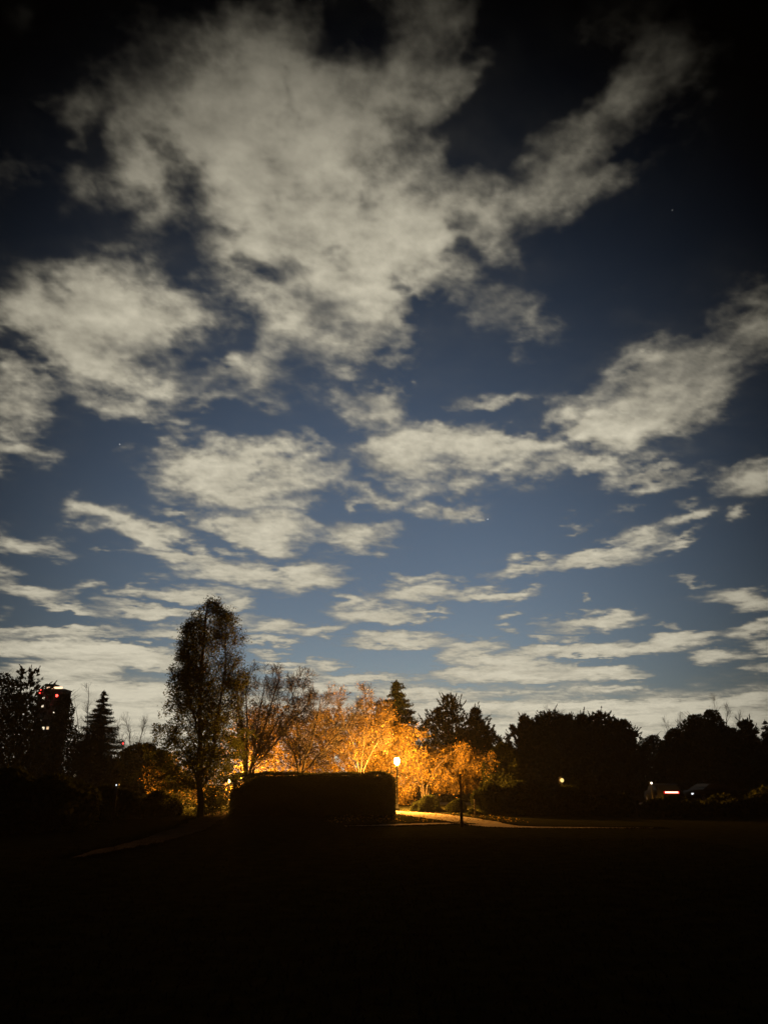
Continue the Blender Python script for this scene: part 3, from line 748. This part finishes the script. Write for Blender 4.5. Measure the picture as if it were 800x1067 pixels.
bare_tree('ornamental_tree', 'fine-twigged tree with golden leaves glowing left of the amber lamp', 'golden trees round the lamp',
    [([(374,848),(374,805),(368,775),(356,745),(350,722)], .07), ([(375,848),(376,805),(378,770),(382,740),(380,716)], .07), ([(376,848),(377,805),(390,780),(402,752),(406,730)], .06), ([(374,848),(373,805),(364,785),(346,768),(338,750)], .05)],
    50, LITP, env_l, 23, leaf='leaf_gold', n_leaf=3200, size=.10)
DROOP = dict(MULTI); DROOP.update(stem_n=15, up=[0,.02,-.06,-.10], stem_ang=55, stem_len=1.6)
env_d = Envelope([(758,424,440),(768,412,462),(782,405,500),(797,405,528),(815,412,535),(835,425,530)], 52)
bare_tree('ornamental_tree', 'drooping small tree with amber leaves spreading right of the lamp', 'golden trees round the lamp',
    [([(442,848),(442,825),(437,798),(432,778),(430,762)], .06), ([(442,848),(444,822),(456,798),(470,784),(484,778)], .06), ([(443,848),(446,822),(466,806),(492,795),(520,792)], .05), ([(442,848),(440,822),(426,800),(416,784),(413,772)], .045)],
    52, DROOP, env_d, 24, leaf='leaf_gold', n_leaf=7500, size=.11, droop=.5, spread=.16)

# the leafy row behind the lamps
row = [
 (190,[(784,176,208),(797,156,228),(815,150,238),(838,165,230)],58,'leaf_gold',2600,'amber-leaved bushy tree behind the tall forked trunk'),
 (285,[(735,262,305),(755,240,330),(780,232,338),(812,235,340),(840,245,330)],56,'leaf_gold',13000,'broad glowing leafy tree behind the bare many-stemmed tree'),
 (345,[(739,328,358),(754,312,380),(775,305,392),(812,305,395),(840,315,388)],57,'leaf_gold',12000,'glowing golden tree behind the middle of the hedge'),
 (398,[(731,385,402),(745,372,412),(768,362,428),(800,365,436),(838,375,430)],56,'leaf_gold',11000,'tall golden tree standing close behind the amber lamp'),
 (452,[(776,440,470),(788,422,500),(802,412,515),(825,415,520)],58,'leaf_gold',8000,'dim golden tree behind the drooping tree right of the lamp'),
]
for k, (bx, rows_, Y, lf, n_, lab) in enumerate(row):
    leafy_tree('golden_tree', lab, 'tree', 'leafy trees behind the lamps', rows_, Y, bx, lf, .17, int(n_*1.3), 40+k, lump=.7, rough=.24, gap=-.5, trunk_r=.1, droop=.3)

# ---------------------------------------------------------------- conifers
spruce('pointed spruce rising behind the golden tree and the lamp', None, 413, 709, 800, 46, 60, 51, 24)
spruce('dark pointed spruce standing alone on the left', None, 109, 719, 800, 34, 104, 52, 30)
PINE = dict(lump=.55, rough=.30, gap=-1.1, bark='pine_bark', needles=True, aspect=5.0)
leafy_tree('pine_tree', 'dark spiky pine with the higher top, rising right of the amber lamp', 'tree', 'pines right of the lamp', [(724,467,471),(732,459,476),(742,447,482),(756,440,487),(775,440,500),(795,440,512),(835,446,512)], 74, 481, 'needle', .42, 2300, 61, trunk_r=.16, shoot=.8, **dict(PINE, lump=.7, rough=.34, gap=-.8))
leafy_tree('pine_tree', 'lower dark spiky pine crowded against the higher pine from the right', 'tree', 'pines right of the lamp', [(739,492,496),(747,487,503),(758,484,512),(775,478,520),(795,478,524),(838,480,524)], 77, 500, 'needle', .42, 2300, 62, trunk_r=.16, shoot=.8, **dict(PINE, lump=.7, rough=.34, gap=-.8))

# ---------------------------------------------------------------- black trees on the right
right = [
 ('pine_tree',[(746,544,551),(758,534,562),(770,531,572),(795,530,578),(840,530,580)],66,547,'dark rounded pine at the left edge of the right-hand group'),
 ('pine_tree',[(741,566,577),(752,556,590),(775,548,602),(840,545,605)],68,572,'dark pine with the highest top of the right-hand group'),
 ('pine_tree',[(746,583,593),(760,575,602),(785,568,612),(840,565,615)],71,588,'dark narrow pine behind the highest pine of the group'),
 ('pine_tree',[(746,601,609),(755,593,620),(780,585,630),(840,582,632)],69,605,'dark pine between the highest top and the rounded shoulder'),
 ('pine_tree',[(743,619,629),(752,608,642),(768,602,655),(800,598,664),(840,598,668)],66,626,'dark broad pine above the road light'),
 ('pine_tree',[(751,640,650),(762,630,660),(778,625,668),(840,622,672)],67,646,'dark pine sloping down to the gap in the trees'),
 ('broadleaf_tree',[(772,519,527),(782,511,534),(800,504,541),(840,500,545)],55,523,'low dark tree in the gap between the pines and the right-hand group'),
 ('broadleaf_tree',[(766,676,684),(773,667,692),(790,660,700),(840,658,702)],80,680,'small dark round tree in the gap above the cars'),
 ('broadleaf_tree',[(759,699,706),(770,690,716),(795,684,722),(840,682,724)],66,703,'dark tree at the left shoulder of the far right group'),
 ('broadleaf_tree',[(745,719,730),(755,708,742),(780,700,752),(840,700,755)],64,725,'dark full tree left of the tallest one on the far right'),
 ('broadleaf_tree',[(740,735,746),(750,725,757),(775,718,768),(840,716,770)],67,741,'tallest dark round tree of the far right group'),
 ('pine_tree',[(752,772,781),(765,762,790),(790,755,800),(840,752,806)],65,776,'dark tree with twiggy top near the right edge'),
 ('broadleaf_tree',[(758,752,764),(768,744,772),(795,740,780),(840,738,784)],69,757,'dark lower tree filling the dip near the right edge'),
 ('pine_tree',[(752,812,822),(768,802,834),(795,798,842),(840,796,845)],66,816,'dark broad pine cut off by the right edge of the photo'),
]
for k, (nm, rows_, Y, bx, lab) in enumerate(right):
    if nm == 'pine_tree':
        leafy_tree(nm, lab, 'tree', 'dark trees on the right', rows_, Y*1.7, bx, 'needle', .52, 3600, 70+k, lump=1.0, rough=.30, gap=-1.2, shoot=.95, bark='pine_bark', needles=True, aspect=3.6, trunk_r=.16)
    else:
        leafy_tree(nm, lab, 'tree', 'dark trees on the right', rows_, (Y*1.7 if bx > 600 else Y), bx, 'leaf_dark', (.42 if bx > 600 else .25), 13000, 70+k, lump=1.0, rough=.24, gap=-1.3, trunk_r=.2)
spruce('small dark spruce with pointed tip at the right edge of the photo', 'dark trees on the right', 796, 750, 825, 22, 105, 85, 22)
TWIG = dict(stem_n=20, stem_from=.3, stem_ang=32, stem_len=2.3, max=2, step=[.4,.24,.16,.12], wob=[.1,.12,.15,.2], up=[0,.08,.05,.03], taper=[.9,.9,.9,.8], n=[0,7,4,0], ang=[40,35,40,40], len=[0,1.2,.5,.3], short=[0,.4,.3,.2], thin=[.5,.55,.6,.6], **{'from':[.2,.2,.15,.1]})
bare_tree('bare_tree', 'thin bare tree whose twigs stand above the far right group', 'bare trees against the sky', [([(752,842),(753,780),(757,750),(759,737)], .06), ([(753,842),(757,790),(766,760),(770,742)], .05), ([(752,842),(752,790),(746,755),(744,727)], .05)], 122, TWIG, Envelope([(722,738,772),(760,735,785),(800,738,780)], 122), 86)
bare_tree('bare_tree', 'thin bare tree showing through the notch left of the far right group', 'bare trees against the sky', [([(702,842),(703,780),(707,758),(709,745)], .05), ([(703,842),(701,785),(697,765),(693,752)], .04)], 122, TWIG, Envelope([(742,690,716),(770,688,720),(800,694,716)], 122), 87)
bare_tree('bare_tree', 'thin bare twigs standing above the highest pine of the group', 'bare trees against the sky', [([(566,842),(567,780),(570,755),(569,736)], .05), ([(567,842),(570,785),(578,758),(583,740)], .04)], 125, TWIG, Envelope([(735,560,588),(770,558,590),(800,562,582)], 125), 88)

# ---------------------------------------------------------------- dark trees on the left
left = [
 ('broadleaf_tree',[(701,-8,6),(712,-22,22),(740,-38,34),(780,-45,40),(840,-45,42)],44,-4,'large dark tree cut off by the left edge of the photo',11000,.17),
 ('pine_tree',[(691,31,37),(700,20,43),(711,12,51),(722,8,54),(738,5,57),(770,0,60),(840,0,66)],47,32,'dark spiky tree in front of the lit apartment tower',3000,.22),
 ('broadleaf_tree',[(721,64,70),(730,58,76),(746,54,80),(768,52,86),(792,42,95),(840,40,98)],52,66,'dark low tree between the tower and the lone spruce',7000,.16),
 ('broadleaf_tree',[(775,140,158),(785,126,176),(805,118,190),(845,116,196)],48,150,'dark bushy tree between the lone spruce and the tallest tree',9000,.15),
 ('broadleaf_tree',[(785,96,110),(795,84,124),(815,78,132),(845,76,136)],46,104,'dark rounded bush at the foot of the lone spruce',7000,.14),
]
for k, (nm, rows_, Y, bx, lab, n_, sz) in enumerate(left):
    if nm == 'pine_tree':
        leafy_tree(nm, lab, 'tree', 'dark trees on the left', rows_, Y*2.1, bx, 'needle', sz*2.4, 1150, 100+k, lump=1.0, rough=.30, gap=-.1, depth=.3, bark='pine_bark', needles=True, aspect=4.0, trunk_r=.2, shoot=.95)
    else:
        leafy_tree(nm, lab, 'tree', 'dark trees on the left', rows_, Y*(1.6 if bx == 150 else 2.1), bx, 'leaf_dark', sz*2.3, int(n_*1.4), 100+k, lump=1.4, rough=.2, gap=-1.5, trunk_r=.13)
bare_tree('bare_tree', 'thin bare tree reaching up just left of the lone spruce', 'bare trees against the sky', [([(90,842),(91,780),(93,745),(94,716)], .06), ([(91,842),(88,790),(82,755),(78,728)], .05), ([(90,842),(86,800),(76,770),(70,745)], .04)], 112, TWIG, Envelope([(712,72,100),(740,64,104),(800,68,104)], 112), 111)
bare_tree('bare_tree', 'low bare tree filling the sky gap right of the lone spruce', 'bare trees against the sky', [([(138,842),(138,790),(136,765),(132,748)], .05), ([(139,842),(142,790),(148,765),(153,750)], .05), ([(138,842),(132,795),(126,775),(122,755)], .04), ([(139,842),(146,800),(156,780),(164,765)], .04)], 112, dict(TWIG, stem_n=26), Envelope([(742,118,160),(765,114,170),(800,118,172)], 112), 112)

# ---------------------------------------------------------------- undergrowth
rng = np.random.default_rng(9)
under = [(10,802,27,40),(58,810,28,40),(112,820,36,34),(165,826,40,24),(-40,800,27,44),
 (446,831,45,20),(476,835,44,15),(512,818,41,22),(540,815,42,32),(590,820,41,36),(640,829,40,34),(700,830,39,34),(752,830,40,36),(800,822,40,36),(845,815,41,40),
 (530,780,72,18),(560,806,100,44),(615,806,100,50),(660,810,108,40),(760,816,103,44),(810,816,102,44),(150,818,68,30)]
for k, (bx, ty, Y, hw) in enumerate(under):
    rows_ = [(ty, bx-hw*.25, bx+hw*.25), (ty+6, bx-hw*.7, bx+hw*.7), (ty+16, bx-hw, bx+hw), (EYE/Y*870+814+2, bx-hw, bx+hw)]
    side = 'left' if bx < 300 else 'right'
    leafy_tree('shrub', 'low dark shrub in the black undergrowth beneath the trees on the ' + side, 'shrub', 'dark shrubs beneath the trees on the ' + side, rows_, Y, bx, 'leaf_dark', .24*max(1, Y/55), 7000, 130+k, lump=.6*max(1, Y/60), rough=.18, gap=-1.8, trunk_r=.05)
leafy_tree('shrub', 'leafy shrub catching dim amber light at the foot of the tallest tree', 'shrub', None, [(822,216,228),(832,205,240),(848,200,242)], 39, 222, 'leaf_olive', .10, 2600, 150, lump=.3, rough=.2, gap=-.4, trunk_r=.03)
leafy_tree('shrub', 'twiggy shrub with a few lit leaves left of the tallest trunk', 'shrub', None, [(800,178,192),(815,168,204),(835,165,206),(850,168,204)], 40, 186, 'leaf_olive', .10, 2400, 151, lump=.3, rough=.2, gap=-.2, trunk_r=.03)

# ---------------------------------------------------------------- grass blades along the paths and fallen leaves
def grass():
    rg = np.random.default_rng(77)
    P = []
    for o in [o for o in bpy.data.objects if o.name.startswith('path')]:
        v = np.array([q.co[:] for q in o.data.vertices])
        for side in (v[:40], v[40:]):
            t = rg.uniform(0, 38.99, 5200); a = t.astype(int); u = (t-a)[:, None]
            q = side[a]*(1-u)+side[a+1]*u
            mid = (v[:40]+v[40:])[a]/2
            out = q-mid; out /= np.maximum(np.linalg.norm(out, axis=1, keepdims=True), 1e-6)
            P.append(q + out*rg.exponential(.14, (len(q), 1)) - out*.02)
    x = rg.uniform(-9, 9, 30000); y = rg.uniform(4, 24, 30000)
    P.append(np.stack([x, y, np.zeros(30000)], -1))
    P = np.concatenate(P); P[:, 2] = 0
    n = len(P); h = rg.uniform(.02, .055, n); w = .008; a = rg.uniform(0, 6.28, n)
    du = np.stack([np.cos(a)*w, np.sin(a)*w, np.zeros(n)], -1)
    tip = P + np.stack([rg.normal(0, .02, n), rg.normal(0, .02, n), h], -1)
    v = np.stack([P-du, P+du, tip], 1).reshape(-1, 3)
    o = mesh_obj('grass', v, np.arange(3*n).reshape(-1, 3), M['grass'])
    tag(o, 'short grass along the path edges and over the dark lawn', 'grass', kind='stuff')
    rg = np.random.default_rng(78); m = MB()
    q = np.stack([rg.uniform(-2.5, 6, 900), rg.uniform(33, 47, 900), np.full(900, .022)], -1)
    d = rg.normal(size=(900, 3)); d[:, 2] *= .15
    m.leaves(q, .07, rg, 1.5, 0, d)
    tag(m.build('fallen_leaves', M['leaf_gold']), 'autumn leaves lying scattered on the path and lawn by the lamp', 'leaves', kind='stuff')
grass()

# ---------------------------------------------------------------- dark post on the path
p = on_ground(481, 861.5); zt = place(481, 806, p[1])[2]; root = empty('sign_post', (p[0], p[1], 0)); tag(root, 'slim dark post with a thicker foot standing at the edge of the lit path', 'post')
b = MB(); b.lathe([(.032, .5), (.032, zt-.06), (.025, zt-.01), (.01, zt)], n=12); b.build('pole', M['bark'], root)
b = MB(); b.lathe([(.085, -.1), (.08, .06), (.066, .10), (.06, .46), (.04, .53)], n=12); b.build('foot', M['bark'], root)
# ---------------------------------------------------------------- small post by the path
p = place(495, 850, 39); root = empty('marker_post', (p[0], 39, 0)); tag(root, 'slim pale post standing beyond the path right of the pine trunk', 'post')
b = MB(); b.lathe([(.045, -.1), (.045, place(495, 833, 39)[2]-.03), (.03, place(495, 833, 39)[2])], n=10); b.build('post', M['path'], root)
b = MB(); b.lathe([(.058, place(495, 837, 39)[2]-.02), (.058, place(495, 837, 39)[2]+.02)], n=10); b.build('band', M['metal'], root)

# ---------------------------------------------------------------- apartment tower far off on the left
def tower():
    Y = 320.0;     a, b_ = place(40, 722, Y), place(66.5, 722, Y)
    H = place(54, 719, Y)[2]; W = b_[0]-a[0]; D = 8.0
    root = empty('apartment_tower', ((a[0]+b_[0])/2, Y + D/2, 0)); tag(root, 'dark apartment tower with red lights and few lit windows behind the left trees', 'building')
    wall = surf_mat('tower_wall', (.02,.018,.018), (.03,.028,.026), .3, .9, .1)
    w = MB(); w.box((0, 0, H/2), (W, D, H))
    w.build('wall', wall, root)
    r = MB(); r.box((0, 0, H+.25), (W+.5, D+.5, .5)); r.box((-1.5, 0, H+1.6), (4, 5, 2.2)); r.build('roof', M['metal'], root)
    s = MB(); s.box((1.4, -D/2-.35, H+.9), (W*.62, .25, .8))
    s.build('sign_strip', glow_mat('strip_light', (1.0,.62,.36), 2.2), root)
    lit = glow_mat('lit_window', (1.0,.86,.6), 1.1); lit2 = glow_mat('lit_window_amber', (1.0,.66,.36), .9); dark = surf_mat('dark_window', (.01,.012,.016), (.02,.022,.028), 2, .15, 0, spec=.5)
    lit_px = [(44,730,0),(34,737,0),(43,737,0),(56,745,1),(54,747,0),(47,760,0),(52,759,1),(43,749,0),(60,716,0)]
    fl = 3.0
    for k in range(3, int(H/fl)):
        for c in range(6):
            x = -W/2 + W*(c+.5)/6; z = k*fl + 1.4
            m = dark
            for (lx, ly, amber) in lit_px:
                q = place(lx, ly, Y)
                if abs(q[0]-root.location[0]-x) < W/12 and abs(q[2]-z) < fl/2: m = lit2 if amber else lit
            e = MB(); e.box((x, -D/2-.03, z), (.95, .1, 1.1)); e.build('window', m, root)
    red = glow_mat('red_light', (1.0,.05,.035), 9.0)
    for (lx, ly, s_) in ((44.5,714,1.0),(60,725,1.0),(42.5,722,.6)):
        q = place(lx, ly, Y)
        e = MB(); e.lathe([(.15, -.5*s_), (.42*s_, -.3*s_), (.46*s_, .1*s_), (.3*s_, .45*s_), (.1, .55*s_)], (q[0]-root.location[0], -D/2-.5, min(q[2], H-.3)), 12); e.build('warning_light', red, root)
tower()

# red signal light beyond the spruce, and small garden lights
def small_light(name, label, cat, px, py, Y, r, mat, arm=False):
    h = place(px, py, Y)
    root = empty(name, (h[0], Y, 0)); tag(root, label, cat)
    p = MB(); p.lathe([(.09, -.1), (.07, .3), (.05, h[2]-r*1.2)], n=10)
    p.build('post', M['metal'], root)
    c = MB(); c.box((0, .12, h[2]), (r*2.6, .16, r*3.4)); c.lathe([(r*1.25, r*1.35), (r*1.3, r*1.45), (.02, r*1.9)], (0, 0, h[2]), 12); c.build('housing', M['metal'], root)
    g = MB(); g.lathe([(r*.4, -r), (r*.9, -r*.5), (r, 0), (r*.85, r*.6), (r*.3, r)], (0, -.06, h[2]), 12); g.build('lens', mat, root, smooth=True)
    return root
small_light('signal_light', 'small red signal light on a mast right of the lone spruce', 'light', 128.5, 774.5, 110, .13, glow_mat('signal_red', (1.0,.06,.05), 6.0))
small_light('garden_light', 'tiny white light low in the dark left of the tallest tree', 'light', 122, 818, 31, .028, glow_mat('white_light', (.9,.95,1.0), 1.2))
small_light('garden_light', 'dim yellow oval light beneath the black trees on the right', 'light', 585, 813, 54, .13, glow_mat('yellow_light', (1.0,.72,.24), 1.2))
small_light('garden_light', 'small white lamp lighting twigs in the gap left of the red tail light', 'light', 678, 816, 56, .07, glow_mat('white_lamp', (1.0,.85,.66), 3.0))

# ---------------------------------------------------------------- two cars on the road
def car(label, loc, rz, tail, head, plate_glow):
    root = empty('car', loc, rz); tag(root, label, 'car', 'cars on the far road')
    paint = surf_mat('car_paint', (.006,.006,.007), (.009,.009,.010), 3, .7, 0, spec=.1)
    glass = surf_mat('car_glass', (.01,.012,.014), (.014,.016,.018), 3, .5, 0, spec=.1)
    W = .86
    side = [(-2.2,.32),(-2.24,.62),(-2.14,.9),(-1.75,.97),(-1.2,1.34),(-.6,1.44),(.2,1.43),(.85,1.16),(1.15,.97),(2.0,.84),(2.2,.64),(2.22,.34)]
    b = MB(); b.prism(side, -W, W); b.build('body', paint, root)
    g = MB()
    for s_ in (-1, 1):
        v = [(s_*(W+.006), y, z) for y, z in ((-1.55,1.0),(-1.12,1.3),(.15,1.36),(.78,1.1),(.95,.98))]
        g.add(v, [(0,1,2,3)], [(0,3,4)])
    g.add([(-.74,-2.02,.965+.02),(.74,-2.02,.985),(.66,-1.3,1.33),(-.66,-1.3,1.33)], [(0,1,2,3)])
    g.add([(-.74,1.2,.985),(.74,1.2,.985),(.66,.35,1.40),(-.66,.35,1.40)], [(0,1,2,3)])
    g.build('window', glass, root)
    tyre = surf_mat('tyre', (.012,.012,.012), (.02,.02,.02), 10, .9, .2); rim = surf_mat('rim', (.3,.3,.31), (.36,.36,.37), 6, .35, 0, metal=.8)
    for sx in (-1, 1):
        for y in (-1.35, 1.38):
            w = MB(); a = np.arange(20)*2*math.pi/20
            for lo_, hi_, r_, bb in ((-.1, .1, .33, 0),):
                v = np.concatenate([np.stack([np.full(20, x), r_*f_*np.cos(a), r_*f_*np.sin(a)], -1) for x, f_ in ((lo_, .6), (lo_, .95), (lo_+.03, 1), (hi_-.03, 1), (hi_, .95), (hi_, .6))])
                q = [(r*20+c, r*20+(c+1) % 20, (r+1)*20+(c+1) % 20, (r+1)*20+c) for r in range(5) for c in range(20)]
                w.add(v + np.array([sx*(W-.04), y, .33]), q)
            wo = w.build('wheel', tyre, root)
            h = MB(); v = np.concatenate([[[sx*(W+.035), y, .33]], np.stack([np.full(20, sx*(W+.02)), y+.2*np.cos(a), .33+.2*np.sin(a)], -1)])
            h.add(v, (), [(0, 1+c, 1+(c+1) % 20) for c in range(20)]); h.build('rim', rim, wo)
    if tail:
        t = MB(); t.box((0, -2.222, .83), (1.12, .04, .18)); t.build('tail_lens', glow_mat('tail_lens', (1.0,.01,.008), .5), root)
        t = MB(); t.box((0, -2.245, .84), (.92, .05, .10)); t.build('tail_light', glow_mat('tail_light', (1.0,.22,.16), 9.0), root)
        t = MB(); t.box((0, -2.255, .55), (.5, .02, .11)); t.build('number_plate', glow_mat('plate_light', (1.0,.5,.3), .35), root)
    for s_ in (-1, 1):
        h_ = MB(); h_.box((s_*.62, 2.17, .68), (.16, .1, .12)); h_.build('headlight', glow_mat('headlight', (.9,.95,1.0), 1.2) if head else glass, root)
q = place(701, 823, 58)
car('dark car showing a wide glowing red tail light bar', (q[0], 60.2, 0), math.radians(-4), True, False, True)
q = place(745, 824, 62)
car('dark car farther right showing two small white headlights', (q[0], 63.5, 0), math.radians(112), False, True, False)
